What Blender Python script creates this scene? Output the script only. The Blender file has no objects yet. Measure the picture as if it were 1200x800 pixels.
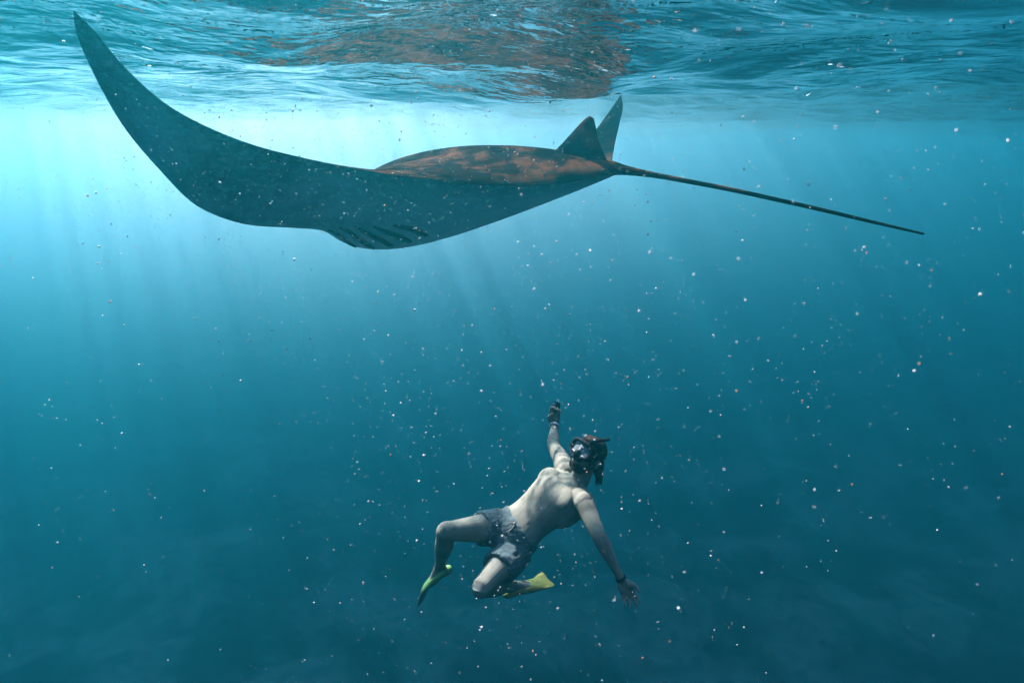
import bpy, bmesh, math, random
import numpy as np
from mathutils import Vector, Matrix, noise

R = math.radians
scene = bpy.context.scene
COL = scene.collection

# ------------------------------------------------------------------ camera
F = 782.0                               # focal length in photo pixels (1200 wide)
PITCH = math.atan(230.0 / F)            # the camera looks down a little
CAM = Vector((0.0, 0.0, -0.37))         # 0.37 m under the mean water level (z = 0)
cam_d = bpy.data.cameras.new('camera')
cam_d.sensor_width = 36.0
cam_d.lens = 36.0 * F / 1200.0
cam_d.clip_start = 0.02
cam_d.clip_end = 1000.0
cam_d.dof.use_dof = True
cam_d.dof.focus_distance = 3.4
cam_d.dof.aperture_fstop = 4.5
cam = bpy.data.objects.new('camera', cam_d)
cam.location = CAM
cam.rotation_euler = (math.pi / 2 - PITCH, 0, 0)
COL.objects.link(cam)
scene.camera = cam

# ------------------------------------------------------------------ light
SUN_EL, SUN_AZ = R(48), R(-33)          # azimuth from +Y towards +X
sdir = Vector((math.sin(SUN_AZ) * math.cos(SUN_EL), math.cos(SUN_AZ) * math.cos(SUN_EL), math.sin(SUN_EL)))
world = bpy.data.worlds.new('World')
scene.world = world
world.use_nodes = True
wn = world.node_tree.nodes
wl = world.node_tree.links
for n in list(wn):
    wn.remove(n)
sky = wn.new('ShaderNodeTexSky')
sky.sky_type = 'NISHITA'
sky.sun_disc = False
sky.sun_elevation = SUN_EL
sky.sun_rotation = SUN_AZ
bg = wn.new('ShaderNodeBackground')
bg.inputs['Strength'].default_value = 0.15
wo = wn.new('ShaderNodeOutputWorld')
wl.new(sky.outputs[0], bg.inputs['Color'])
wl.new(bg.outputs[0], wo.inputs['Surface'])
sun_d = bpy.data.lights.new('sun', 'SUN')
sun_d.energy = 5.0
sun_d.angle = R(0.5)
sun_d.color = (1.0, 0.95, 0.88)
sun = bpy.data.objects.new('sun', sun_d)
sun.rotation_euler = (-sdir).to_track_quat('-Z', 'Y').to_euler()
COL.objects.link(sun)

vs = scene.view_settings
vs.view_transform = 'Standard'
vs.look = 'None'
vs.exposure = 3.05
vs.gamma = 1.0
cy = scene.cycles
cy.use_denoising = True
cy.max_bounces = 8
cy.diffuse_bounces = 2
cy.glossy_bounces = 3
cy.transmission_bounces = 2
cy.volume_bounces = 0
cy.transparent_max_bounces = 12
cy.caustics_reflective = False
cy.caustics_refractive = False
cy.sample_clamp_indirect = 6.0
cy.use_adaptive_sampling = True
cy.adaptive_threshold = 0.03

# ------------------------------------------------------------------ helpers
VR = Vector((1, 0, 0))
VF = Vector((0, math.cos(PITCH), -math.sin(PITCH)))
VU = Vector((0, math.sin(PITCH), math.cos(PITCH)))


def at(px, py, D):
    """the place seen at a photo pixel, D metres ahead of the lens"""
    return CAM + (VR * ((px - 600) / F) + VU * ((400 - py) / F) + VF) * D


MS = 0.86                               # the manta swims nearer than first measured


def atm(px, py, D):
    return at(px, py, D * MS)


def vw(x, y, z):
    """direction: right, up, towards the viewer"""
    return (VR * x + VU * y - VF * z).normalized()


def new_mat(name):
    m = bpy.data.materials.new(name)
    m.use_nodes = True
    p = m.node_tree.nodes['Principled BSDF']
    p.inputs['IOR'].default_value = 1.06        # wet things under water hardly shine
    return m, m.node_tree.nodes, m.node_tree.links, p


def mesh_obj(name, verts, faces, mats, parent=None, smooth=True, midx=None):
    me = bpy.data.meshes.new(name)
    me.from_pydata([tuple(v) for v in verts], [], faces)
    me.update()
    if not isinstance(mats, (list, tuple)):
        mats = [mats]
    for m in mats:
        me.materials.append(m)
    if midx is not None:
        me.polygons.foreach_set('material_index', midx)
    if smooth:
        me.polygons.foreach_set('use_smooth', [True] * len(me.polygons))
    o = bpy.data.objects.new(name, me)
    COL.objects.link(o)
    if parent:
        o.parent = parent
        o.matrix_parent_inverse = Matrix.Translation(parent.location).inverted()
    return o


def tag(o, label=None, cat=None, group=None, kind=None):
    for k, v in (('label', label), ('category', cat), ('group', group), ('kind', kind)):
        if v:
            o[k] = v
    return o


def catmull(pts, n):
    """resample a list of equal-length tuples by a Catmull-Rom spline"""
    P = np.array(pts, float)
    m = len(P)
    out = []
    for i in range(n):
        t = i / (n - 1) * (m - 1)
        k = min(int(t), m - 2)
        f = t - k
        p0, p1, p2, p3 = P[max(k - 1, 0)], P[k], P[k + 1], P[min(k + 2, m - 1)]
        out.append(0.5 * ((2 * p1) + (-p0 + p2) * f + (2 * p0 - 5 * p1 + 4 * p2 - p3) * f * f + (-p0 + 3 * p1 - 3 * p2 + p3) * f ** 3))
    return np.array(out)


class MB:
    def __init__(s):
        s.v, s.f = [], []

    def add(s, v, f):
        b = len(s.v)
        s.v += [Vector(x) for x in v]
        s.f += [tuple(i + b for i in q) for q in f]

    def ring_loft(s, rings, cap=True):
        k = len(rings[0])
        v = [p for r in rings for p in r]
        f = []
        for i in range(len(rings) - 1):
            for j in range(k):
                a, b = i * k + j, i * k + (j + 1) % k
                f.append((a, b, b + k, a + k))
        if cap:
            for e, base in ((0, 0), (1, (len(rings) - 1) * k)):
                c = sum((Vector(p) for p in rings[0 if e == 0 else -1]), Vector()) / k
                v.append(c)
                ci = len(v) - 1
                for j in range(k):
                    a, b = base + j, base + (j + 1) % k
                    f.append((ci, b, a) if e == 0 else (ci, a, b))
        s.add(v, f)

    def tube(s, pts, side=None, k=14, n=None, dome=True):
        """pts: (pos, ra, rb): half width along `side` and across it"""
        rows = [tuple(p[0]) + (p[1], p[2] if len(p) > 2 else p[1]) for p in pts]
        n = n or max(8, 6 * len(rows))
        S = catmull(rows, n)
        S[:, 3:] = np.maximum(S[:, 3:], 1e-4)
        P = [Vector(x[:3]) for x in S]
        rings = []
        ref = Vector(side).normalized() if side is not None else None
        prev = None
        for i in range(n):
            t = (P[min(i + 1, n - 1)] - P[max(i - 1, 0)]).normalized()
            if ref is None:
                ref = t.orthogonal().normalized()
            a = (prev or ref)
            a = (a - t * a.dot(t)).normalized()
            prev = a
            b = t.cross(a)
            ra, rb = S[i, 3], S[i, 4]
            ring = [P[i] + a * (ra * math.cos(q)) + b * (rb * math.sin(q)) for q in (2 * math.pi * j / k for j in range(k))]
            if dome and i == 0:
                for h in (0.98, 0.8, 0.45):
                    rings.append([P[i] - t * (min(ra, rb) * h) + (p - P[i]) * math.sqrt(1 - h * h) for p in ring])
            rings.append(ring)
            if dome and i == n - 1:
                for h in (0.45, 0.8, 0.98):
                    rings.append([P[i] + t * (min(ra, rb) * h) + (p - P[i]) * math.sqrt(1 - h * h) for p in ring])
        s.ring_loft(rings)

    def ball(s, c, ax, nu=16, nv=10):
        """ellipsoid with three half-axis vectors"""
        a, b, d = ax
        rings = []
        for i in range(1, nv):
            th = math.pi * i / nv
            rings.append([c + d * math.cos(th) + (a * math.cos(q) + b * math.sin(q)) * math.sin(th) for q in (2 * math.pi * j / nu for j in range(nu))])
        k = nu
        v = [p for r in rings for p in r] + [c + d, c - d]
        f = []
        for i in range(len(rings) - 1):
            for j in range(k):
                p, q = i * k + j, i * k + (j + 1) % k
                f.append((p, p + k, q + k, q))
        T, B = len(v) - 2, len(v) - 1
        base = (len(rings) - 1) * k
        for j in range(k):
            f.append((T, j, (j + 1) % k))
            f.append((B, base + (j + 1) % k, base + j))
        s.add(v, f)

    def obj(s, name, mat, parent=None, smooth=True):
        return mesh_obj(name, s.v, s.f, mat, parent, smooth)

    def remesh(s, name, mat, parent, voxel, smooth_it=4, fac=0.5):
        me = bpy.data.meshes.new('tmp')
        me.from_pydata([tuple(v) for v in s.v], [], s.f)
        bm = bmesh.new()
        bm.from_mesh(me)
        bmesh.ops.recalc_face_normals(bm, faces=bm.faces)
        bm.to_mesh(me)
        bm.free()
        tmp = bpy.data.objects.new('tmp', me)
        COL.objects.link(tmp)
        r = tmp.modifiers.new('r', 'REMESH')
        r.mode = 'VOXEL'
        r.voxel_size = voxel
        if smooth_it:
            sm = tmp.modifiers.new('s', 'SMOOTH')
            sm.factor = fac
            sm.iterations = smooth_it
        dg = bpy.context.evaluated_depsgraph_get()
        out = bpy.data.meshes.new_from_object(tmp.evaluated_get(dg))
        bpy.data.objects.remove(tmp)
        bpy.data.meshes.remove(me)
        out.name = name
        out.materials.clear()
        out.materials.append(mat)
        out.polygons.foreach_set('use_smooth', [True] * len(out.polygons))
        o = bpy.data.objects.new(name, out)
        COL.objects.link(o)
        if parent:
            o.parent = parent
            o.matrix_parent_inverse = Matrix.Translation(parent.location).inverted()
        return o


# ------------------------------------------------------------------ water surface
def axis(lo, hi, a, b, fine, grow):
    """coordinates fine between a and b, coarser step by step outside"""
    v = list(np.arange(a, b + 1e-6, fine))
    st, x = fine, b
    while x < hi:
        st *= grow
        x += st
        v.append(min(x, hi))
    st, x = fine, a
    left = []
    while x > lo:
        st *= grow
        x -= st
        left.append(max(x, lo))
    return np.array(left[::-1] + v)


rng = np.random.RandomState(11)
WAVES = []
for i in range(64):
    lam = 0.16 * (9.0 / 0.16) ** (i / 63.0)
    th = rng.normal(R(70), R(38))
    slope = 0.026 if lam < 0.45 else (0.046 if lam < 1.6 else 0.020)
    WAVES.append((2 * math.pi / lam, th, slope * lam / (2 * math.pi) * rng.uniform(0.6, 1.3), rng.uniform(0, 6.283), lam))


def water_z(X, Y, step):
    Z = np.zeros_like(X)
    for k, th, A, ph, lam in WAVES:
        att = np.clip((lam / np.maximum(step, 1e-3) - 2.5) / 3.0, 0, 1)
        s = np.sin(k * (X * math.cos(th) + Y * math.sin(th)) + ph)
        Z += A * att * (s + 0.25 * np.cos(2 * (k * (X * math.cos(th) + Y * math.sin(th)) + ph)))
    Z *= 0.75
    # a crest of the long swell over the raised wing, a dip over the body
    Z += 0.10 * np.exp(-((X + 1.3) / 0.9) ** 2 - ((Y - 1.9) / 0.9) ** 2)
    Z -= 0.03 * np.exp(-((X - 0.1) / 1.2) ** 2 - ((Y - 3.4) / 1.0) ** 2)
    return np.clip(Z, -0.33, 0.33)


xs = axis(-160, 160, -3.6, 3.6, 0.028, 1.035)
ys = axis(-60, 220, 1.6, 7.0, 0.028, 1.03)
GX, GY = np.meshgrid(xs, ys)
SX, SY = np.meshgrid(np.gradient(xs), np.gradient(ys))
GZ = water_z(GX, GY, np.maximum(SX, SY))
nx, ny = len(xs), len(ys)
ii = np.arange(nx * ny).reshape(ny, nx)
fq = np.stack([ii[:-1, :-1], ii[:-1, 1:], ii[1:, 1:], ii[1:, :-1]], -1).reshape(-1, 4)

m, N, L, bs = new_mat('rippled water surface')
N.remove(bs)
out = N['Material Output']
tc = N.new('ShaderNodeTexCoord')
mp = N.new('ShaderNodeMapping')
mp.inputs['Scale'].default_value = (1.0, 1.6, 1.0)
L.new(tc.outputs['Object'], mp.inputs['Vector'])
n1 = N.new('ShaderNodeTexNoise')
n1.inputs['Scale'].default_value = 4.5
n1.inputs['Detail'].default_value = 3.0
n1.inputs['Roughness'].default_value = 0.55
L.new(mp.outputs[0], n1.inputs['Vector'])
bump = N.new('ShaderNodeBump')
bump.inputs['Distance'].default_value = 0.07
npat = N.new('ShaderNodeTexNoise')
npat.inputs['Scale'].default_value = 0.9
npat.inputs['Detail'].default_value = 2.0
L.new(tc.outputs['Object'], npat.inputs['Vector'])
rpat = N.new('ShaderNodeMapRange')
rpat.inputs['From Min'].default_value = 0.36
rpat.inputs['From Max'].default_value = 0.62
rpat.inputs['To Min'].default_value = 0.2
rpat.inputs['To Max'].default_value = 1.0
L.new(npat.outputs['Fac'], rpat.inputs['Value'])
L.new(rpat.outputs[0], bump.inputs['Strength'])
L.new(n1.outputs['Fac'], bump.inputs['Height'])
fr = N.new('ShaderNodeFresnel')
fr.inputs['IOR'].default_value = 1.33
L.new(bump.outputs[0], fr.inputs['Normal'])
gl = N.new('ShaderNodeBsdfGlossy')
gl.inputs['Roughness'].default_value = 0.01
gl.inputs['Color'].default_value = (0.97, 0.98, 1.0, 1)
L.new(bump.outputs[0], gl.inputs['Normal'])
# cell tint put into the transparency imitates sunlight focused by waves: dapples, shafts
wv = N.new('ShaderNodeTexVoronoi')
wv.feature = 'SMOOTH_F1'
wv.inputs['Scale'].default_value = 3.2
wv.inputs['Smoothness'].default_value = 0.6
nw = N.new('ShaderNodeTexNoise')
nw.inputs['Scale'].default_value = 2.0
mixv = N.new('ShaderNodeVectorMath')
mixv.operation = 'MULTIPLY_ADD'
mixv.inputs[1].default_value = (0.5, 0.5, 0.5)
L.new(tc.outputs['Object'], nw.inputs['Vector'])
L.new(nw.outputs['Color'], mixv.inputs[0])
L.new(tc.outputs['Object'], mixv.inputs[2])
L.new(mixv.outputs[0], wv.inputs['Vector'])
rp = N.new('ShaderNodeValToRGB')
rp.color_ramp.elements[0].position = 0.22
rp.color_ramp.elements[0].color = (0.13, 0.14, 0.16, 1)
rp.color_ramp.elements[1].position = 0.50
rp.color_ramp.elements[1].color = (1, 1, 1, 1)
L.new(wv.outputs['Distance'], rp.inputs['Fac'])
tr = N.new('ShaderNodeBsdfTransparent')
L.new(rp.outputs[0], tr.inputs['Color'])
mx = N.new('ShaderNodeMixShader')
L.new(fr.outputs[0], mx.inputs[0])
L.new(tr.outputs[0], mx.inputs[1])
L.new(gl.outputs[0], mx.inputs[2])
L.new(mx.outputs[0], out.inputs['Surface'])
M_WATER = m

wme = bpy.data.meshes.new('water_surface')
wme.vertices.add(nx * ny)
wme.vertices.foreach_set('co', np.stack([GX, GY, GZ], -1).astype(np.float32).ravel())
wme.loops.add(len(fq) * 4)
wme.loops.foreach_set('vertex_index', fq.ravel().astype(np.int32))
wme.polygons.add(len(fq))
wme.polygons.foreach_set('loop_start', np.arange(0, len(fq) * 4, 4, dtype=np.int32))
wme.polygons.foreach_set('use_smooth', np.ones(len(fq), dtype=bool))
wme.update(calc_edges=True)
wme.validate()
wme.materials.append(M_WATER)
water = bpy.data.objects.new('water_surface', wme)
COL.objects.link(water)
tag(water, 'rippling underside of the sea surface above the manta ray', 'water', kind='structure')

# ------------------------------------------------------------------ seabed
BED = -16.0
bx = axis(-160, 160, -14, 14, 0.30, 1.06)
by = axis(-60, 220, 2, 26, 0.30, 1.06)
BX, BY = np.meshgrid(bx, by)
BZ = np.zeros_like(BX)
for i in range(BX.shape[0]):
    for j in range(BX.shape[1]):
        p = Vector((BX[i, j] * 0.22, BY[i, j] * 0.22, 3.1))
        a = noise.noise(p)
        q = Vector((BX[i, j] * 0.9, BY[i, j] * 0.9, 7.7))
        reef = max(0.0, a - 0.02)
        BZ[i, j] = BED + 0.5 * a + reef * (0.7 + 0.6 * noise.noise(q)) + 0.10 * noise.noise(q * 2.3)
m, N, L, bs = new_mat('sand with reef patches')
tc = N.new('ShaderNodeTexCoord')
mp = N.new('ShaderNodeMapping')
mp.inputs['Scale'].default_value = (0.22, 0.22, 0.0)
mp.inputs['Location'].default_value = (0, 0, 3.1)
na = N.new('ShaderNodeTexNoise')
na.inputs['Scale'].default_value = 1.3
na.inputs['Detail'].default_value = 5
L.new(tc.outputs['Object'], mp.inputs['Vector'])
L.new(mp.outputs[0], na.inputs['Vector'])
rp = N.new('ShaderNodeValToRGB')
rp.color_ramp.elements[0].position = 0.44
rp.color_ramp.elements[0].color = (0.014, 0.034, 0.034, 1)
rp.color_ramp.elements[1].position = 0.56
rp.color_ramp.elements[1].color = (0.004, 0.009, 0.010, 1)
L.new(na.outputs['Fac'], rp.inputs['Fac'])
L.new(rp.outputs[0], bs.inputs['Base Color'])
bs.inputs['Roughness'].default_value = 0.95
ni = np.arange(BX.size).reshape(BX.shape)
bf = np.stack([ni[:-1, :-1], ni[:-1, 1:], ni[1:, 1:], ni[1:, :-1]], -1).reshape(-1, 4)
seabed = mesh_obj('seabed', np.stack([BX, BY, BZ], -1).reshape(-1, 3).tolist(), bf.tolist(), m)
tag(seabed, 'sandy seabed with dark reef patches far below the diver', 'seabed', kind='structure')

# ------------------------------------------------------------------ haze of the water
m = bpy.data.materials.new('sea water haze')
m.use_nodes = True
N, L = m.node_tree.nodes, m.node_tree.links
for n in list(N):
    N.remove(n)
out = N.new('ShaderNodeOutputMaterial')
pv = N.new('ShaderNodeVolumePrincipled')
pv.inputs['Color'].default_value = (0.009, 0.285, 0.375, 1)
pv.inputs['Density'].default_value = 0.135
pv.inputs['Anisotropy'].default_value = 0.86
pv.inputs['Absorption Color'].default_value = (0.25, 0.50, 0.85, 1)
L.new(pv.outputs[0], out.inputs['Volume'])
x0, x1, y0, y1, z0, z1 = -170, 170, -70, 230, BED - 3.0, 0.6
hz = mesh_obj('haze', [(x, y, z) for x in (x0, x1) for y in (y0, y1) for z in (z0, z1)],
              [(0, 1, 3, 2), (4, 6, 7, 5), (0, 4, 5, 1), (2, 3, 7, 6), (0, 2, 6, 4), (1, 5, 7, 3)], m, smooth=False)
tag(hz, 'blue hazy sea water around the manta and the diver', 'haze', kind='stuff')

# ------------------------------------------------------------------ manta ray
m, N, L, bs = new_mat('manta back skin')
tc = N.new('ShaderNodeTexCoord')
n1 = N.new('ShaderNodeTexNoise')
n1.inputs['Scale'].default_value = 7.0
n1.inputs['Detail'].default_value = 7
n1.inputs['Roughness'].default_value = 0.65
L.new(tc.outputs['Object'], n1.inputs['Vector'])
rp = N.new('ShaderNodeValToRGB')
e = rp.color_ramp.elements
e[0].position, e[0].color = 0.46, (0.0036, 0.0025, 0.0021, 1)
e[1].position, e[1].color = 0.74, (0.085, 0.034, 0.015, 1)
L.new(n1.outputs['Fac'], rp.inputs['Fac'])
L.new(rp.outputs[0], bs.inputs['Base Color'])
bs.inputs['Roughness'].default_value = 0.6
bs.inputs['Specular IOR Level'].default_value = 0.04
n2 = N.new('ShaderNodeTexNoise')
n2.inputs['Scale'].default_value = 60
n2.inputs['Detail'].default_value = 4
bp = N.new('ShaderNodeBump')
bp.inputs['Strength'].default_value = 0.2
bp.inputs['Distance'].default_value = 0.004
L.new(tc.outputs['Object'], n2.inputs['Vector'])
L.new(n2.outputs['Fac'], bp.inputs['Height'])
L.new(bp.outputs[0], bs.inputs['Normal'])
M_BACK = m

m, N, L, bs = new_mat('manta belly skin')
tc = N.new('ShaderNodeTexCoord')
n1 = N.new('ShaderNodeTexNoise')
n1.inputs['Scale'].default_value = 2.2
n1.inputs['Detail'].default_value = 7
n1.inputs['Roughness'].default_value = 0.6
L.new(tc.outputs['Object'], n1.inputs['Vector'])
rp = N.new('ShaderNodeValToRGB')
e = rp.color_ramp.elements
e[0].position, e[0].color = 0.40, (0.12, 0.14, 0.19, 1)
e[1].position, e[1].color = 0.62, (0.46, 0.51, 0.61, 1)
L.new(n1.outputs['Fac'], rp.inputs['Fac'])
at_n = N.new('ShaderNodeAttribute')
at_n.attribute_name = 'rim'
mc = N.new('ShaderNodeMix')
mc.data_type = 'RGBA'
mc.inputs[7].default_value = (0.035, 0.033, 0.033, 1)
L.new(at_n.outputs['Fac'], mc.inputs[0])
at_p = N.new('ShaderNodeAttribute')
at_p.attribute_name = 'pale'
mp_ = N.new('ShaderNodeMix')
mp_.data_type = 'RGBA'
mp_.inputs[7].default_value = (0.55, 0.62, 0.66, 1)
L.new(at_p.outputs['Fac'], mp_.inputs[0])
L.new(rp.outputs[0], mp_.inputs[6])
L.new(mp_.outputs[2], mc.inputs[6])
n3 = N.new('ShaderNodeTexNoise')
n3.inputs['Scale'].default_value = 26
n3.inputs['Detail'].default_value = 6
n3.inputs['Roughness'].default_value = 0.7
L.new(tc.outputs['Object'], n3.inputs['Vector'])
mr = N.new('ShaderNodeMapRange')
mr.inputs['From Min'].default_value = 0.52
mr.inputs['From Max'].default_value = 0.70
mr.inputs['To Max'].default_value = 0.55
L.new(n3.outputs['Fac'], mr.inputs['Value'])
ms = N.new('ShaderNodeMix')
ms.data_type = 'RGBA'
ms.inputs[7].default_value = (0.70, 0.76, 0.84, 1)
L.new(mr.outputs[0], ms.inputs[0])
L.new(mc.outputs[2], ms.inputs[6])
L.new(ms.outputs[2], bs.inputs['Base Color'])
bs.inputs['Roughness'].default_value = 0.65
bs.inputs['Specular IOR Level'].default_value = 0.15
n2 = N.new('ShaderNodeTexNoise')
n2.inputs['Scale'].default_value = 45
n2.inputs['Detail'].default_value = 4
bp = N.new('ShaderNodeBump')
bp.inputs['Strength'].default_value = 0.25
bp.inputs['Distance'].default_value = 0.004
L.new(tc.outputs['Object'], n2.inputs['Vector'])
L.new(n2.outputs['Fac'], bp.inputs['Height'])
L.new(bp.outputs[0], bs.inputs['Normal'])
M_BELLY = m

m, N, L, bs = new_mat('gill slit dark')
bs.inputs['Base Color'].default_value = (0.006, 0.006, 0.007, 1)
bs.inputs['Roughness'].default_value = 0.8
M_GILL = m

# wing stations from the tip beside the lens, over the body, to the far tip:
# leading edge (px, py, D), trailing edge (px, py, D), half thickness above, below
ST = [
    ((86, 13, 2.10), (88, 14, 2.10), 0.003, 0.003),
    ((93, 48, 2.20), (112, 38, 2.14), 0.008, 0.006),
    ((120, 105, 2.40), (145, 77, 2.24), 0.014, 0.010),
    ((150, 155, 2.62), (190, 118, 2.36), 0.020, 0.013),
    ((186, 197, 2.86), (240, 147, 2.50), 0.028, 0.016),
    ((231, 240, 3.10), (300, 171, 2.66), 0.038, 0.020),
    ((285, 261, 3.34), (360, 186, 2.82), 0.055, 0.026),
    ((338, 265, 3.56), (414, 197, 2.95), 0.095, 0.034),
    ((373, 262, 3.74), (480, 209, 3.02), 0.165, 0.075),
    ((390, 262, 3.88), (560, 217, 3.06), 0.235, 0.150),
    ((400, 260, 4.00), (645, 217, 3.10), 0.270, 0.195),
    ((408, 258, 4.12), (722, 203, 3.18), 0.300, 0.205),
    ((440, 256, 4.28), (720, 203, 3.42), 0.270, 0.130),
    ((480, 250, 4.44), (718, 203, 3.70), 0.215, 0.090),
    ((525, 242, 4.58), (717, 200, 3.98), 0.140, 0.050),
    ((572, 230, 4.70), (717, 194, 4.24), 0.080, 0.030),
    ((617, 214, 4.80), (718, 184, 4.45), 0.050, 0.022),
    ((656, 192, 4.88), (721, 167, 4.64), 0.034, 0.018),
    ((690, 162, 4.94), (726, 145, 4.80), 0.020, 0.012),
    ((712, 134, 4.98), (730, 126, 4.92), 0.010, 0.007),
    ((727, 112, 5.00), (728, 112, 5.00), 0.003, 0.003),
]
rows = [tuple(atm(*s[0])) + tuple(atm(*s[1])) + (s[2] * MS, s[3] * MS) for s in ST]
NS, NC = 121, 34
S = catmull(rows, NS)
S[:, 6:] = np.maximum(S[:, 6:], 0.002)
LE, TE = S[:, 0:3], S[:, 3:6]
MID = 0.5 * (LE + TE)
nose, tailb = atm(408, 258, 4.12), atm(722, 203, 3.18)
heading = (nose - tailb).normalized()


def prof_up(c):
    # blunt nose, hump behind the middle, thin tail edge
    return (math.sin(math.pi * c ** 0.74)) ** 0.62 * (1 - 0.06 * c) if 0 < c < 1 else 0.0


def prof_dn(c):
    return (math.sin(math.pi * min(1, c) ** 0.50)) ** 0.85 if 0 < c < 1 else 0.0


def surf(u, c, side):
    """point on the manta: u station (float), c chord 0..1, side +1 back, -1 belly"""
    k = min(int(u), NS - 2)
    f = u - k
    le = Vector(LE[k] * (1 - f) + LE[k + 1] * f)
    te = Vector(TE[k] * (1 - f) + TE[k + 1] * f)
    up, dn = S[k, 6:] * (1 - f) + S[k + 1, 6:] * f
    a, b = max(k - 2, 0), min(k + 3, NS - 1)
    span = Vector(MID[b] - MID[a])
    ch = te - le
    if ch.length < 1e-4:
        ch = -heading
    nrm = span.cross(ch).normalized()
    if nrm.z < 0:
        nrm = -nrm
    p = le.lerp(te, c)
    h = up * prof_up(c) if side > 0 else -dn * prof_dn(c)
    return p + nrm * h


mid = (NS - 1) / 2.0


def chord(j):
    t = j / (NC - 1)
    return 0.5 - 0.5 * math.cos(math.pi * t)


verts, faces, midx, rim, pale = [], [], [], [], []
K = 2 * (NC - 1)
for i in range(NS):
    s01 = i / (NS - 1)
    edge_span = min(s01, 1 - s01)
    ring = [(chord(j), 1) for j in range(NC)] + [(chord(j), -1) for j in range(NC - 2, 0, -1)]
    for c, sd in ring:
        p = surf(i, c, sd)
        body = math.exp(-((i - mid) / 16.0) ** 2)
        w = noise.noise(p * 2.3) * 0.006 * (1 - body)
        verts.append(p + Vector((0, 0, w)))
        r_ = max(0.0, 1 - min(c, 1 - c) / 0.07) * 0.8
        if c > 0.5:
            r_ = max(r_, max(0.0, 1 - (1 - c) / 0.16) * 0.7)
        r_ = max(r_, max(0.0, 1 - edge_span / 0.10))
        r_ = min(1.0, r_ + 0.25 * noise.noise(p * 6))
        rim.append(max(0.0, r_))
        pale.append(math.exp(-((i - mid) / 14.0) ** 2))
for i in range(NS - 1):
    for j in range(K):
        a, b = i * K + j, i * K + (j + 1) % K
        faces.append((a, a + K, b + K, b))
        midx.append(0 if j < NC - 1 else 1)
for base, flip in ((0, False), ((NS - 1) * K, True)):
    f = list(range(base, base + K))
    faces.append(tuple(f if not flip else f[::-1]))
    midx.append(1)

manta = bpy.data.objects.new('manta_ray', None)
manta.location = atm(560, 230, 3.6)
COL.objects.link(manta)
tag(manta, 'large dark manta ray gliding with raised wings just under the water surface', 'manta ray')
mb = mesh_obj('body', verts, faces, [M_BACK, M_BELLY], manta, True, midx)
at_ = mb.data.attributes.new('rim', 'FLOAT', 'POINT')
at_.data.foreach_set('value', rim)
at2_ = mb.data.attributes.new('pale', 'FLOAT', 'POINT')
at2_.data.foreach_set('value', pale)
bm = bmesh.new()
bm.from_mesh(mb.data)
bmesh.ops.recalc_face_normals(bm, faces=bm.faces)
bm.to_mesh(mb.data)
bm.free()

# tail
T = MB()
tp = [(690, 197, 3.26, .050, .060), (715, 197, 3.20, .036, .040), (735, 200, 3.16, .022, .024), (765, 205, 3.10, .0135, .014), (806, 212.5, 3.02, .011, .011),
      (860, 223, 2.94, .010, .010), (950, 243, 2.82, .0085, .0085), (1020, 259.5, 2.74, .007, .007), (1082, 274, 2.68, .0045, .0045)]
T.tube([(atm(a, b, d), r1 * MS, r2 * MS) for a, b, d, r1, r2 in tp], side=(0, 0, 1), k=12, n=70)
T.obj('tail', M_BACK, manta)

# dorsal fin: a thin swept blade at the root of the tail
DF = MB()
fin = [((640, 186, 3.30), (720, 199, 3.20), .030), ((657, 170, 3.29), (712, 189, 3.20), .022), ((668, 158, 3.28), (706, 176, 3.20), .017), ((678, 147, 3.27), (701, 162, 3.21), .013),
       ((686, 139, 3.25), (698, 148, 3.22), .009), ((691, 136, 3.24), (696, 139, 3.23), .005)]
FS = catmull([tuple(atm(*a)) + tuple(atm(*b)) + (t,) for a, b, t in fin], 22)
rings = []
for s_ in FS:
    a, b, t = Vector(s_[:3]), Vector(s_[3:6]), s_[6]
    ch = b - a
    nrm = ch.cross(Vector((0, 0, 1))).normalized()
    ring = []
    for j in range(24):
        q = 2 * math.pi * j / 24
        c = 0.5 - 0.5 * math.cos(q)
        ring.append(a.lerp(b, c) + nrm * (t * math.sin(q) * (1 - 0.4 * c)))
    rings.append(ring)
DF.ring_loft(rings)
DF.obj('dorsal_fin', M_BACK, manta)


# gill slits on the belly beside the throat, each a slit with a raised flap
def pix(p):
    d = p - CAM
    D = d.dot(VF)
    return 600 + F * d.dot(VR) / D, 400 - F * d.dot(VU) / D


for side in (-1,):
    for uo, c_o, ui, c_i in ((12.6, .16, 2.6, .10), (12.2, .27, 2.2, .21), (10.6, .36, 1.6, .31), (9.0, .45, 1.2, .40), (7.4, .54, 1.6, .50)):
        lines = []
        for k in range(13):
            t = k / 12
            du = side * (ui + (uo - ui) * t)
            c = c_i + (c_o - c_i) * t + 0.022 * math.sin(math.pi * t)
            w = 0.024 * math.sin(math.pi * min(1, max(0, t * 0.94 + 0.03))) ** 0.35
            lines.append([(mid + du, c - w), (mid + du, c), (mid + du, c + w)])
        v, f = [], []
        for row in lines:
            for q, (u, c) in enumerate(row):
                p0 = surf(u, c, -1)
                nn = (surf(u + 0.4, c, -1) - surf(u - 0.4, c, -1)).cross(surf(u, c + 0.01, -1) - surf(u, c - 0.01, -1)).normalized()
                if nn.z > 0:
                    nn = -nn
                v.append(p0 + nn * (0.003 if q != 1 else 0.005))
        for k in range(12):
            for q in range(2):
                a = k * 3 + q
                f.append((a, a + 1, a + 4, a + 3))
        gs = mesh_obj('gill_slit', v, f, M_GILL, manta)
        so = gs.modifiers.new('t', 'SOLIDIFY')
        so.thickness = 0.006
        so.offset = -1

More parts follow.
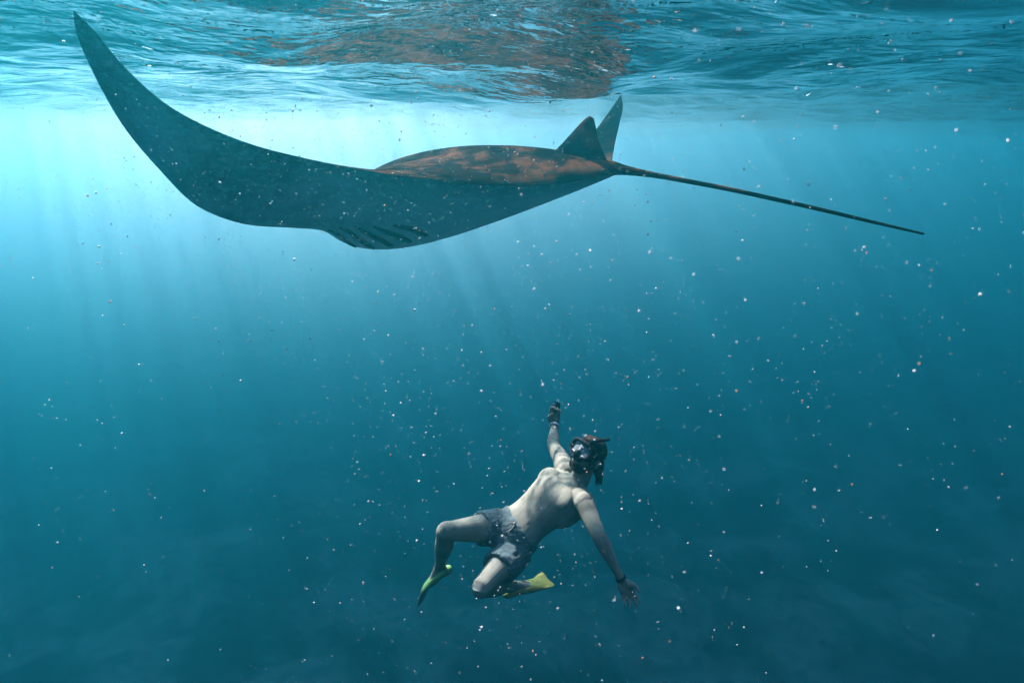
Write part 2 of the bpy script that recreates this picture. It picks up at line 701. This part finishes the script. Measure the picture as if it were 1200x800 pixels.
# head lobes and eyes, at the leading edge on both sides of the mouth
for side in (-1, 1):
    root = surf(mid + side * 9, 0.05, 1)
    lat = (Vector(LE[int(mid + side * 12)]) - Vector(LE[int(mid)])).normalized()
    C = MB()
    C.tube([(root - heading * 0.10, .05, .04), (root + heading * 0.03, .055, .03), (root + heading * 0.12 - lat * 0.02, .05, .018), (root + heading * 0.19 - lat * 0.04, .02, .010)], side=(0, 0, 1), k=14, n=20)
    C.obj('cephalic_fin', M_BACK, manta)


# ------------------------------------------------------------------ diver
m, N, L, bs = new_mat('skin')
tc = N.new('ShaderNodeTexCoord')
n1 = N.new('ShaderNodeTexNoise')
n1.inputs['Scale'].default_value = 14
n1.inputs['Detail'].default_value = 6
L.new(tc.outputs['Object'], n1.inputs['Vector'])
rp = N.new('ShaderNodeValToRGB')
e = rp.color_ramp.elements
e[0].position, e[0].color = 0.3, (0.125, 0.122, 0.098, 1)
e[1].position, e[1].color = 0.7, (0.200, 0.190, 0.156, 1)
L.new(n1.outputs['Fac'], rp.inputs['Fac'])
L.new(rp.outputs[0], bs.inputs['Base Color'])
bs.inputs['Roughness'].default_value = 0.5
bs.inputs['Specular IOR Level'].default_value = 0.2
M_SKIN = m


def plain(name, col, rough=0.5, spec=0.3, scale=30, var=0.25):
    m, N, L, bs = new_mat(name)
    tc = N.new('ShaderNodeTexCoord')
    n1 = N.new('ShaderNodeTexNoise')
    n1.inputs['Scale'].default_value = scale
    n1.inputs['Detail'].default_value = 4
    L.new(tc.outputs['Object'], n1.inputs['Vector'])
    rp = N.new('ShaderNodeValToRGB')
    e = rp.color_ramp.elements
    e[0].position, e[0].color = 0.3, tuple(c * (1 - var) for c in col) + (1,)
    e[1].position, e[1].color = 0.7, tuple(min(1, c * (1 + var)) for c in col) + (1,)
    L.new(n1.outputs['Fac'], rp.inputs['Fac'])
    L.new(rp.outputs[0], bs.inputs['Base Color'])
    bs.inputs['Roughness'].default_value = rough
    bs.inputs['Specular IOR Level'].default_value = spec
    return m


M_SHORT = plain('shorts cloth', (0.065, 0.085, 0.088), 0.9, 0.1, 55, 0.15)
M_HAIR = plain('wet dark hair', (0.022, 0.016, 0.013), 0.45, 0.4, 60)
M_RUBBER = plain('black rubber', (0.015, 0.017, 0.02), 0.4, 0.5)
M_FINY = plain('yellow fin rubber', (0.20, 0.195, 0.055), 0.5, 0.3, 20, 0.12)
M_FING = plain('green fin rubber', (0.13, 0.24, 0.09), 0.5, 0.3, 20, 0.12)
M_FIND = plain('dark fin rubber', (0.15, 0.19, 0.13), 0.6, 0.3, 20, 0.2)
M_CORD = plain('pale cord', (0.14, 0.14, 0.13), 0.7, 0.2)
m, N, L, bs = new_mat('mask glass')
bs.inputs['Base Color'].default_value = (0.16, 0.19, 0.20, 1)
bs.inputs['IOR'].default_value = 1.4
bs.inputs['Metallic'].default_value = 0.25
bs.inputs['Roughness'].default_value = 0.135
M_GLASS = m
M_STEEL = plain('grey metal', (0.35, 0.37, 0.38), 0.35, 0.5)


def J(cx, cy_, D):
    """diver joints, measured on an enlargement of the photograph"""
    return at(480 + cx / 2.857, 450 + cy_ / 2.857, D)


neck = J(556, 330, 4.02)
Rsh, Lsh = J(517, 276, 4.15), J(582, 392, 3.86)
Rhip, Lhip = J(298, 478, 4.05), J(352, 560, 3.97)
pel = (Rhip + Lhip) / 2
Rel, Rwr = J(482, 205, 4.40), J(484, 136, 4.64)
Lel, Lwr = J(634, 508, 3.70), J(708, 652, 3.72)
Rkn, Ran = J(122, 492, 3.80), J(100, 615, 4.12)
Lkn, Lan = J(238, 682, 3.68), J(346, 676, 4.06)

person = bpy.data.objects.new('person', None)
person.location = pel
COL.objects.link(person)
tag(person, 'bare chested snorkeller in grey shorts and dive mask looking up with arms spread wide', 'person')

B = MB()
u = (neck - pel).normalized()
TL = (neck - pel).length
r_top = (Rsh - Lsh)
r_bot = (Rhip - Lhip)


def tframe(t):
    r = r_bot.normalized().lerp(r_top.normalized(), min(1, max(0, t)))
    r = (r - u * r.dot(u)).normalized()
    return r, u.cross(r).normalized()


secs = [(-0.13, .070, .070, 0.0), (-0.05, .135, .105, 0.0), (0.06, .160, .112, 0.0), (0.18, .150, .102, 0.004), (0.32, .137, .090, 0.010), (0.46, .142, .096, 0.012),
        (0.60, .156, .110, 0.014), (0.74, .172, .120, 0.012), (0.86, .172, .110, 0.004), (0.95, .140, .086, -0.004), (1.01, .085, .066, -0.006)]
rings = []
arr = catmull([(a, b, c, d) for a, b, c, d in secs], 44)
for t, w, d, off in arr:
    r, n = tframe(t)
    c = pel + u * (TL * t) + n * off
    ring = []
    for j in range(28):
        q = 2 * math.pi * j / 28
        cq, sq = math.cos(q), math.sin(q)
        ex = 0.82
        ring.append(c + r * (w * math.copysign(abs(cq) ** ex, cq)) + n * (d * math.copysign(abs(sq) ** ex, sq)))
    rings.append(ring)
B.ring_loft(rings)


def tp_(t, x, y):
    r, n = tframe(t)
    return pel + u * (TL * t) + r * x + n * y


for s in (-1, 1):
    r, n = tframe(0.78)
    B.ball(tp_(0.79, s * .084, .086), (r * .084, n * .030, u * .074))           # chest muscle
    B.ball(tp_(0.76, s * .145, -.02), (r * .040, n * .075, u * .12))              # side of the back
    for k, t in enumerate((0.57, 0.46, 0.36)):
        B.ball(tp_(t, s * .034, .088 - .002 * k), (r * .031, n * .015, u * .044))   # belly muscles
    B.ball(tp_(0.98, s * .08, -.012), (r * .075, n * .035, u * .045))             # slope of the neck
    B.tube([(tp_(0.93, s * .015, .068), .012), (tp_(0.965, s * .09, .055), .011), (tp_(0.975, s * .155, .015), .012)], k=8)   # collar bone
    B.ball(tp_(0.02, s * .075, -.075), (r * .075, n * .065, u * .085))            # seat

# head frame
f_h = vw(-.59, .34, .73)
u_h = vw(.52, .85, .03)
u_h = (u_h - f_h * u_h.dot(f_h)).normalized()
r_h = f_h.cross(u_h)
hc = J(598, 240, 4.0)


def H(x, y, z):
    """head place: x to its right, y to the face, z to the crown"""
    return hc + r_h * x + f_h * y + u_h * z


B.tube([(tp_(0.93, 0, -.01), .085, .07), (tp_(1.02, 0, -.005), .064, .062), (tp_(1.09, 0, .002).lerp(H(0, -.02, -.07), .45), .058, .060), (H(0, -.015, -.06), .058, .06)], side=r_top, k=20)
B.ball(H(0, -.010, .025), (r_h * .076, f_h * .097, u_h * .095))       # skull
B.ball(H(0, .028, -.050), (r_h * .060, f_h * .062, u_h * .070))       # jaw
B.ball(H(0, .068, -.092), (r_h * .026, f_h * .022, u_h * .020))       # chin
B.tube([(H(0, .080, .030), .010), (H(0, .100, -.005), .013), (H(0, .112, -.024), .016)], k=10)   # nose
for s in (-1, 1):
    B.ball(H(s * .014, .098, -.026), (r_h * .010, f_h * .010, u_h * .008))
    B.ball(H(s * .040, .066, -.020), (r_h * .024, f_h * .018, u_h * .020))   # cheek
    B.ball(H(s * .078, -.012, -.012), (r_h * .010, f_h * .020, u_h * .032))  # ear
B.ball(H(0, .090, -.052), (r_h * .024, f_h * .010, u_h * .006))       # lips
B.ball(H(0, .088, -.063), (r_h * .022, f_h * .010, u_h * .007))
B.ball(H(0, .080, .042), (r_h * .055, f_h * .016, u_h * .012))        # brow


def lerp(a, b, t):
    return a.lerp(b, t)


# arms
for sh, el, wr, s in ((Rsh, Rel, Rwr, 1), (Lsh, Lel, Lwr, -1)):
    r, n = tframe(0.92)
    inn = sh - r * (s * .045) - u * 0.01
    B.ball(sh + r * (s * .005), (r * .058, n * .060, u * .064))
    bend = (lerp(sh, wr, .5) - el).normalized()
    B.tube([(inn, .058, .060), (lerp(sh, el, .12), .056, .058), (lerp(sh, el, .40) + bend * .004, .049, .053), (lerp(sh, el, .70), .043, .046), (el, .040, .041),
            (lerp(el, wr, .18), .044, .042), (lerp(el, wr, .42), .040, .036), (lerp(el, wr, .75), .030, .026), (wr, .027, .021)], side=n, k=18, n=54)
# legs
for hp, kn, an, s in ((Rhip, Rkn, Ran, 1), (Lhip, Lkn, Lan, -1)):
    r, n = tframe(0)
    calf = (kn - lerp(hp, an, .5)).normalized()
    back = -calf
    B.tube([(hp + u * .04, .085, .085), (lerp(hp, kn, .10), .090, .092), (lerp(hp, kn, .35), .082, .085), (lerp(hp, kn, .65), .068, .072), (lerp(hp, kn, .90), .056, .058),
            (kn + calf * .002, .054, .056), (lerp(kn, an, .12), .050, .052), (lerp(kn, an, .32) + back * .008, .054, .056), (lerp(kn, an, .55) + back * .004, .047, .047),
            (lerp(kn, an, .80), .034, .034), (an, .030, .034)], side=r, k=20, n=66)
    B.ball(kn + calf * .030, (calf * .024, (an - kn).normalized() * .034, calf.cross(an - kn).normalized() * .032))


def hand(B, wr, d, pal, thumb_side, curls, spread, thumb):
    """wr wrist, d finger direction, pal palm normal, thumb_side unit, curls per finger (radians per joint)"""
    d = d.normalized()
    pal = (pal - d * pal.dot(d)).normalized()
    ts = d.cross(pal).normalized()
    if ts.dot(thumb_side) < 0:
        ts = -ts
    pw = wr + d * .045
    B.tube([(wr - d * .01, .026, .020), (wr + d * .025, .033, .018), (wr + d * .060, .041, .017), (wr + d * .090, .042, .014)], side=ts, k=16, n=14)
    B.ball(wr + d * .038 + ts * .028 + pal * .010, (d * .032, ts * .018, pal * .017))
    B.ball(wr + d * .045 - ts * .022 + pal * .008, (d * .034, ts * .016, pal * .013))
    for k, (x, ln) in enumerate(((.031, .072), (.0105, .081), (-.0105, .076), (-.031, .060))):
        p = wr + d * (.088 - .004 * abs(k - 1)) + ts * x
        ang = spread * (1.5 - k)
        fd = (d * math.cos(ang) + ts * math.sin(ang)).normalized()
        pts = [(p - fd * .02, .0100), (p, .0100)]
        a = 0
        for seg, fr_ in enumerate((.45, .31, .24)):
            a += curls[k] * (0.7, 1.1, 0.8)[seg]
            dirn = fd * math.cos(a) + pal * math.sin(a)
            p = p + dirn * (ln * fr_)
            pts.append((p, (.0095, .0088, .0072)[seg]))
        B.tube(pts, k=10, n=20)
    p = wr + d * .028 + ts * .030 + pal * .006
    t1 = (d * thumb[0] + ts * thumb[1] + pal * thumb[2]).normalized()
    t2 = (d * thumb[3] + ts * thumb[4] + pal * thumb[5]).normalized()
    B.tube([(p - t1 * .02, .013), (p + t1 * .030, .0125), (p + t1 * .036 + t2 * .024, .0105), (p + t1 * .036 + t2 * .046, .0085)], k=10, n=18)


d_l = (J(752, 742, 3.72) - Lwr).normalized()
hand(B, Lwr, d_l, vw(-.25, .2, .95), vw(1, .3, .1), (.22, .16, .18, .30), .11, (.72, .70, .15, .95, .25, .2))
d_r = (J(487, 88, 4.66) - Rwr).normalized()
hand(B, Rwr, d_r, vw(.1, .1, .95), vw(-1, 0, 0), (.75, .95, 1.0, 1.0), .03, (.6, .55, .6, .4, -.5, .8))

# feet
foot_R = (J(38, 652, 4.22) - Ran).normalized()
foot_L = (J(466, 630, 4.16) - Lan).normalized()
up_R, up_L = vw(-.5, .8, .2), vw(-.15, .95, .30)            # from sole to instep
for an, fd, upv in ((Ran, foot_R, up_R), (Lan, foot_L, up_L)):
    upv = (upv - fd * upv.dot(fd)).normalized()
    shin = -upv
    sd = fd.cross(upv).normalized()
    heel = an + shin * .035 - fd * .045
    B.tube([(an + shin * .0, .032, .034), (an + fd * .05 + shin * .02, .038, .032), (an + fd * .12 + shin * .04, .044, .022), (an + fd * .18 + shin * .048, .042, .015)], side=sd, k=16, n=16)
    B.ball(heel + fd * .02, (fd * .040, sd * .030, upv * .034))

body = B.remesh('body', M_SKIN, person, 0.0045, 5, 0.5)

# shorts: waist tube and two flared leg tubes, wrinkled
Sx = MB()
rings = []
for t, w, d, off in catmull([(-0.16, .085, .085, 0), (-0.06, .152, .122, 0), (0.06, .170, .122, 0), (0.15, .164, .114, .002), (0.22, .156, .108, .004), (0.235, .150, .102, .004)], 20):
    r, n = tframe(t)
    c = pel + u * (TL * t) + n * off
    rings.append([c + r * (w * math.cos(q)) + n * (d * math.sin(q)) for q in (2 * math.pi * j / 28 for j in range(28))])
Sx.ring_loft(rings)
for hp, kn, L_ in ((Rhip, Rkn, .36), (Lhip, Lkn, .50)):
    r, n = tframe(0)
    Sx.tube([(hp + u * .03, .100, .100), (lerp(hp, kn, .12), .108, .108), (lerp(hp, kn, L_ * .6), .106, .106), (lerp(hp, kn, L_), .102, .104)], side=r, k=22, n=24, dome=False)
shorts = Sx.remesh('shorts', M_SHORT, person, 0.006, 3, 0.5)
me = shorts.data
for v in me.vertices:
    p = v.co
    k = noise.noise(p * 13) * 0.6 + noise.noise(Vector((p.x * 24, p.y * 24, p.z * 60))) * 0.5 + abs(noise.noise(p * 28)) * 0.5
    v.co = p + v.normal * (0.010 * k)
# drawstring
DS = MB()
k0 = tp_(0.20, .0, .116)
r, n = tframe(.2)
for s in (-1, 1):
    DS.tube([(k0, .0035), (k0 + r * (s * .014) - u * .008 + n * .010, .0035), (k0 + r * (s * .018) - u * .035 + n * .010, .0035), (k0 + r * (s * .012) - u * .065 + n * .010, .003)], k=8)
DS.ball(k0, (r * .012, n * .010, u * .010))
DS.obj('drawstring', M_CORD, person)


# fins
def fin_make(an, upv, fd, m_pocket, m_blade, length, bend):
    upv = (upv - fd * upv.dot(fd)).normalized()
    shin = -upv
    sd = fd.cross(upv).normalized()
    P = MB()
    base = an + shin * .032
    P.tube([(base - fd * .045 + shin * .004, .030, .026), (base + fd * .03, .045, .030), (base + fd * .10 + shin * .010, .055, .030), (base + fd * .17 + shin * .018, .060, .020), (base + fd * .21 + shin * .020, .062, .012)], side=sd, k=18, n=24)
    root = P.obj('foot_pocket', m_pocket, person)
    Bl = MB()
    rings = []
    for i in range(15):
        t = i / 14
        w = .060 + .022 * math.sin(min(1, t * 1.2) * math.pi / 2)
        th = .011 * (1 - t) + .004
        c = base + fd * (.17 + length * t) + shin * (.018) + bend * (t * t * length)
        ring = []
        for j in range(22):
            q = 2 * math.pi * j / 22
            x = math.cos(q)
            edge = 1.0 + (0.9 if abs(x) > .86 else 0.0) * (1 - .5 * t)
            tip = 1 - 0.10 * max(0, t - .85) / .15
            ring.append(c + sd * (w * x * tip) + upv * (th * edge * math.sin(q)) + fd * (-.035 * max(0, t - .5) * (1 - abs(x))))
        rings.append(ring)
    Bl.ring_loft(rings)
    b = Bl.obj('blade', m_blade, root)
    b.matrix_parent_inverse = Matrix.Identity(4)
    return root


fin_make(Lan, up_L, foot_L, M_FINY, M_FINY, .07, vw(.2, .1, -.6) * .3)
fin_make(Ran, up_R, foot_R, M_FING, M_FIND, .08, vw(.15, -1, -.1) * .9)


# dive mask
def rrect(cx_, cz_, w, h, e_, k=36):
    o = []
    for j in range(k):
        q = 2 * math.pi * j / k
        o.append((cx_ + w * math.copysign(abs(math.cos(q)) ** e_, math.cos(q)), cz_ + h * math.copysign(abs(math.sin(q)) ** e_, math.sin(q))))
    return o


mask_f = MB()
prof = [(1.02, .062), (1.08, .082), (1.06, .104), (1.0, .112), (.92, .113), (.86, .108), (.84, .100)]
rings = []
for sc_, y in prof:
    ring = []
    for x, z in rrect(0, .022, .077, .046, .62):
        z2 = z - (.016 if z < .0 and abs(x) < .030 else 0)
        curve = -.9 * x * x * 3.0
        ring.append(H(x * sc_, y + curve + .012, .022 + (z2 - .022) * sc_))
    rings.append(ring)
mask_f.ring_loft(rings, cap=False)
mask_o = mask_f.obj('dive_mask', M_RUBBER, person)
so = mask_o.modifiers.new('t', 'SOLIDIFY')
so.thickness = .006
for s in (-1, 1):
    g = MB()
    ring = [H(x, .114 - 2.7 * x * x, z) for x, z in rrect(s * .037, .026, .031, .033, .7)]
    ring2 = [H(x, .110 - 2.7 * x * x, z) for x, z in rrect(s * .037, .026, .031, .033, .7)]
    g.ring_loft([ring2, ring])
    o = g.obj('lens', M_GLASS, mask_o, False)
    o.matrix_parent_inverse = Matrix.Identity(4)
    g = MB()
    out_r = rrect(s * .037, .026, .034, .036, .7)
    g.tube([(H(x, .117 - 2.7 * x * x, z), .004) for x, z in out_r + out_r[:1]], k=8, n=60, dome=False)
    o = g.obj('lens_rim', M_STEEL, mask_o)
    o.matrix_parent_inverse = Matrix.Identity(4)
nz = MB()
nz.ball(H(0, .116, -.014), (r_h * .022, f_h * .022, u_h * .026))
o = nz.obj('nose_pocket', M_RUBBER, mask_o)
o.matrix_parent_inverse = Matrix.Identity(4)
st = MB()
pts = []
for k in range(13):
    a = math.pi * k / 12
    pts.append((H(.092 * math.cos(a), .060 - .175 * math.sin(a), .028 + .030 * math.sin(a)), .012, .003))
st.tube(pts, side=u_h, k=10, n=40, dome=False)
o = st.obj('strap', M_RUBBER, mask_o)
o.matrix_parent_inverse = Matrix.Identity(4)

# eyes behind the glass
for s in (-1, 1):
    E = MB()
    E.ball(H(s * .032, .078, .022), (r_h * .012, f_h * .012, u_h * .012))
    E.obj('eye', M_STEEL, person)

# snorkel: along the left cheek, over the back of the head
sk = MB()
tip = J(668, 185, 3.91)
sk.tube([(H(-.070, .095, -.060), .010), (H(-.096, .055, -.020), .0105), (J(606, 200, 3.89), .0105), (J(634, 189, 3.89), .0105), (tip, .0105)], k=12, n=40, dome=False)
sk.obj('snorkel', M_RUBBER, person)

# hair: a cap over the skull plus wet locks floating down behind the neck
HR = MB()
HR.ball(H(0, -.022, .034), (r_h * .083, f_h * .094, u_h * .093))
HR.ball(H(0, -.060, -.010), (r_h * .074, f_h * .062, u_h * .080))
HR.ball(H(0, .020, .088), (r_h * .072, f_h * .068, u_h * .034))
HR.ball(H(0, .040, -.080), (r_h * .058, f_h * .054, u_h * .040))
for s in (-1, 1):
    HR.ball(H(s * .052, .010, -.050), (r_h * .016, f_h * .030, u_h * .045))
random.seed(4)
end0 = J(632, 338, 4.02)
for k in range(15):
    a = random.uniform(-1, 1)
    s0 = H(.060 * a, -.085 - .02 * random.random(), random.uniform(-.05, .03))
    en = end0 + vw(1, 0, 0) * random.uniform(-.022, .022) + vw(0, 1, 0) * random.uniform(-.010, .055) + vw(0, 0, 1) * random.uniform(-.03, .03)
    mdp = lerp(s0, en, .5) + vw(1, .1, 0) * random.uniform(.0, .025)
    HR.tube([(s0, .012), (mdp, .009), (en, .003)], k=6, n=10)
for k in range(0):
    a, b = random.uniform(0, 2 * math.pi), random.uniform(.1, 1.2)
    dirv = (r_h * math.cos(a) * math.sin(b) - f_h * (.2 + .8 * abs(math.sin(a)) * math.sin(b)) + u_h * math.cos(b)).normalized()
    p0 = H(0, -.03, .03) + dirv * .085
    HR.tube([(p0, .010), (p0 + dirv * .014 - f_h * .02, .006), (p0 + dirv * .018 - f_h * .045 - u_h * .02, .002)], k=6, n=8)
HR.remesh('hair', M_HAIR, person, 0.004, 1, 0.4)

# necklace, watch, bracelet
def band(c, axis_, ra, w, th, name, mat, par=person):
    b = MB()
    a = axis_.normalized()
    s1 = a.orthogonal().normalized()
    s2 = a.cross(s1)
    rings = []
    for j in range(29):
        q = 2 * math.pi * j / 28
        rd = s1 * math.cos(q) + s2 * math.sin(q)
        rings.append([c + rd * ra - a * w, c + rd * (ra + th) - a * w, c + rd * (ra + th) + a * w, c + rd * ra + a * w])
    b.ring_loft(rings, cap=False)
    return b.obj(name, mat, par, False)


band(lerp(Lel, Lwr, .97), Lwr - Lel, .026, .007, .005, 'bracelet', M_RUBBER)
wt = band(lerp(Rel, Rwr, .90), Rwr - Rel, .030, .010, .005, 'wristwatch', M_STEEL)
NL = MB()
pts = []
for k in range(17):
    q = math.pi * (-.08 + 1.16 * k / 16)
    pts.append((tp_(1.0 - .16 * max(0, math.sin(q)), .085 * math.cos(q), .015 + .080 * max(-.1, math.sin(q))), .0035))
NL.tube(pts, k=6, n=50)
NL.obj('necklace', M_CORD, person)

# the small camera in the raised hand
ac = bpy.data.objects.new('action_camera', None)
gp = Rwr + d_r * .085
ac.location = gp
COL.objects.link(ac)
tag(ac, 'small black action camera on a short grip held up by the snorkeller', 'camera')
g = MB()
top = J(489, 76, 4.66)
g.tube([(gp - (top - gp) * .35 - VF * .012, .012), (gp - VF * .012, .013), (lerp(gp, top, .8) - VF * .004, .011)], k=12, n=14)
g.obj('grip', M_RUBBER, ac)
ax_u = (top - gp).normalized()
ax_r = ax_u.cross(VF).normalized()
ax_f = ax_r.cross(ax_u)
me = bpy.data.meshes.new('case')
bm = bmesh.new()
bmesh.ops.create_cube(bm, size=1)
bmesh.ops.scale(bm, vec=(.058, .034, .044), verts=bm.verts)
bmesh.ops.bevel(bm, geom=list(bm.edges), offset=.006, segments=2, affect='EDGES')
Mx = Matrix((ax_r, ax_f, ax_u)).transposed().to_4x4()
Mx.translation = top + ax_u * .012
bmesh.ops.transform(bm, matrix=Mx, verts=bm.verts)
bm.to_mesh(me)
bm.free()
me.materials.append(M_RUBBER)
co = bpy.data.objects.new('case', me)
COL.objects.link(co)
co.parent = ac
co.matrix_parent_inverse = Matrix.Translation(ac.location).inverted()
g = MB()
lp = top + ax_u * .016 + ax_r * .014 - ax_f * .017
g.tube([(lp + ax_f * .01, .013), (lp - ax_f * .010, .013)], k=16, n=6, dome=False)
g.obj('lens', M_GLASS, ac)

#END PERSON

# ------------------------------------------------------------------ drifting specks
m, N, L, bs = new_mat('plankton speck')
gi = N.new('ShaderNodeNewGeometry')
rp = N.new('ShaderNodeValToRGB')
rp.color_ramp.interpolation = 'CONSTANT'
e = rp.color_ramp.elements
e[0].position, e[0].color = 0.0, (0.36, 0.39, 0.41, 1)
e[1].position, e[1].color = 0.93, (0.45, 0.22, 0.12, 1)
L.new(gi.outputs['Random Per Island'], rp.inputs['Fac'])
L.new(rp.outputs[0], bs.inputs['Base Color'])
bs.inputs['Roughness'].default_value = 0.6
M_SPECK = m
rs = np.random.RandomState(5)
pv_, pf_ = [], []
octa = np.array([(1, 0, 0), (-1, 0, 0), (0, 1, 0), (0, -1, 0), (0, 0, 1), (0, 0, -1)], float)
of = [(0, 2, 4), (2, 1, 4), (1, 3, 4), (3, 0, 4), (2, 0, 5), (1, 2, 5), (3, 1, 5), (0, 3, 5)]
cnt = 0
while cnt < 46000:
    p = np.array([rs.uniform(-4.0, 4.0), rs.uniform(0.3, 6.5), rs.uniform(-4.5, 0.1)])
    if cnt > 28000:                     # a denser drift between the lens and the manta
        p = np.array([rs.normal(-0.5, 0.8), rs.uniform(0.5, 3.2), rs.normal(-0.75, 0.55)])
        if p[2] > 0.05:
            continue
    if p[2] < -0.3 and rs.rand() > math.exp((p[2] + 0.3) / 1.1):
        continue
    if p[0] > 0.4 and rs.rand() < 0.5 or noise.noise(Vector(p) * 1.1 + Vector((5.3, 1.7, 2.2))) < -0.12 + 0.4 * rs.rand() - 0.2:
        continue
    if np.linalg.norm(p - np.array(CAM)) < 0.45:
        continue
    r = 0.00072 * math.exp(rs.normal(0, 0.58))
    if rs.rand() < 0.02:
        r *= 2.2
    r = min(r, 0.0021 * np.linalg.norm(p - np.array(CAM)))
    sc_ = rs.uniform(0.6, 1.3, 3)
    base = len(pv_)
    A = rs.normal(size=(3, 3))
    Q, _ = np.linalg.qr(A)
    pv_ += ((octa * sc_ * r) @ Q + p).tolist()
    pf_ += [tuple(i + base for i in t) for t in of]
    cnt += 1
sp = mesh_obj('plankton', pv_, pf_, M_SPECK, smooth=True)
tag(sp, 'pale specks of plankton and bubbles drifting through the water', 'plankton', kind='stuff')

# added pale volume that makes the glow under the surface, thinning on all sides
c, rad = Vector((-2.8, 9.6, 0.0)), (12.0, 8.8, 4.4)
m = bpy.data.materials.new('added glow haze')
m.use_nodes = True
m.cycles.volume_step_rate = 0.35
N, L = m.node_tree.nodes, m.node_tree.links
for n in list(N):
    N.remove(n)
out = N.new('ShaderNodeOutputMaterial')
tc = N.new('ShaderNodeTexCoord')
mp = N.new('ShaderNodeMapping')
mp.inputs['Scale'].default_value = tuple(1 / x for x in rad)
L.new(tc.outputs['Object'], mp.inputs['Vector'])
ln = N.new('ShaderNodeVectorMath')
ln.operation = 'LENGTH'
L.new(mp.outputs[0], ln.inputs[0])
mr = N.new('ShaderNodeMapRange')
mr.inputs['From Min'].default_value = 0.0
mr.inputs['From Max'].default_value = 0.97
mr.inputs['To Min'].default_value = 1.0
mr.inputs['To Max'].default_value = 0.0
L.new(ln.outputs['Value'], mr.inputs['Value'])
pw = N.new('ShaderNodeMath')
pw.operation = 'POWER'
pw.inputs[1].default_value = 2.2
L.new(mr.outputs[0], pw.inputs[0])
mu = N.new('ShaderNodeMath')
mu.operation = 'MULTIPLY'
mu.inputs[1].default_value = 0.115
L.new(pw.outputs[0], mu.inputs[0])
pv = N.new('ShaderNodeVolumePrincipled')
pv.inputs['Color'].default_value = (0.97, 0.97, 0.97, 1)
pv.inputs['Anisotropy'].default_value = 0.6
L.new(mu.outputs[0], pv.inputs['Density'])
L.new(pv.outputs[0], out.inputs['Volume'])
q = MB()
q.ball(Vector((0, 0, 0)), (Vector((rad[0], 0, 0)), Vector((0, rad[1], 0)), Vector((0, 0, rad[2]))), nu=64, nv=40)
for v in q.v:
    if v.z > 0.12:
        v.z = 0.12 + 0.04 * (v.z / rad[2])
o = q.obj('glow_haze', m)
o.location = c
tag(o, 'added pale haze that makes the glow under the bright water surface', 'bubbles', kind='stuff')
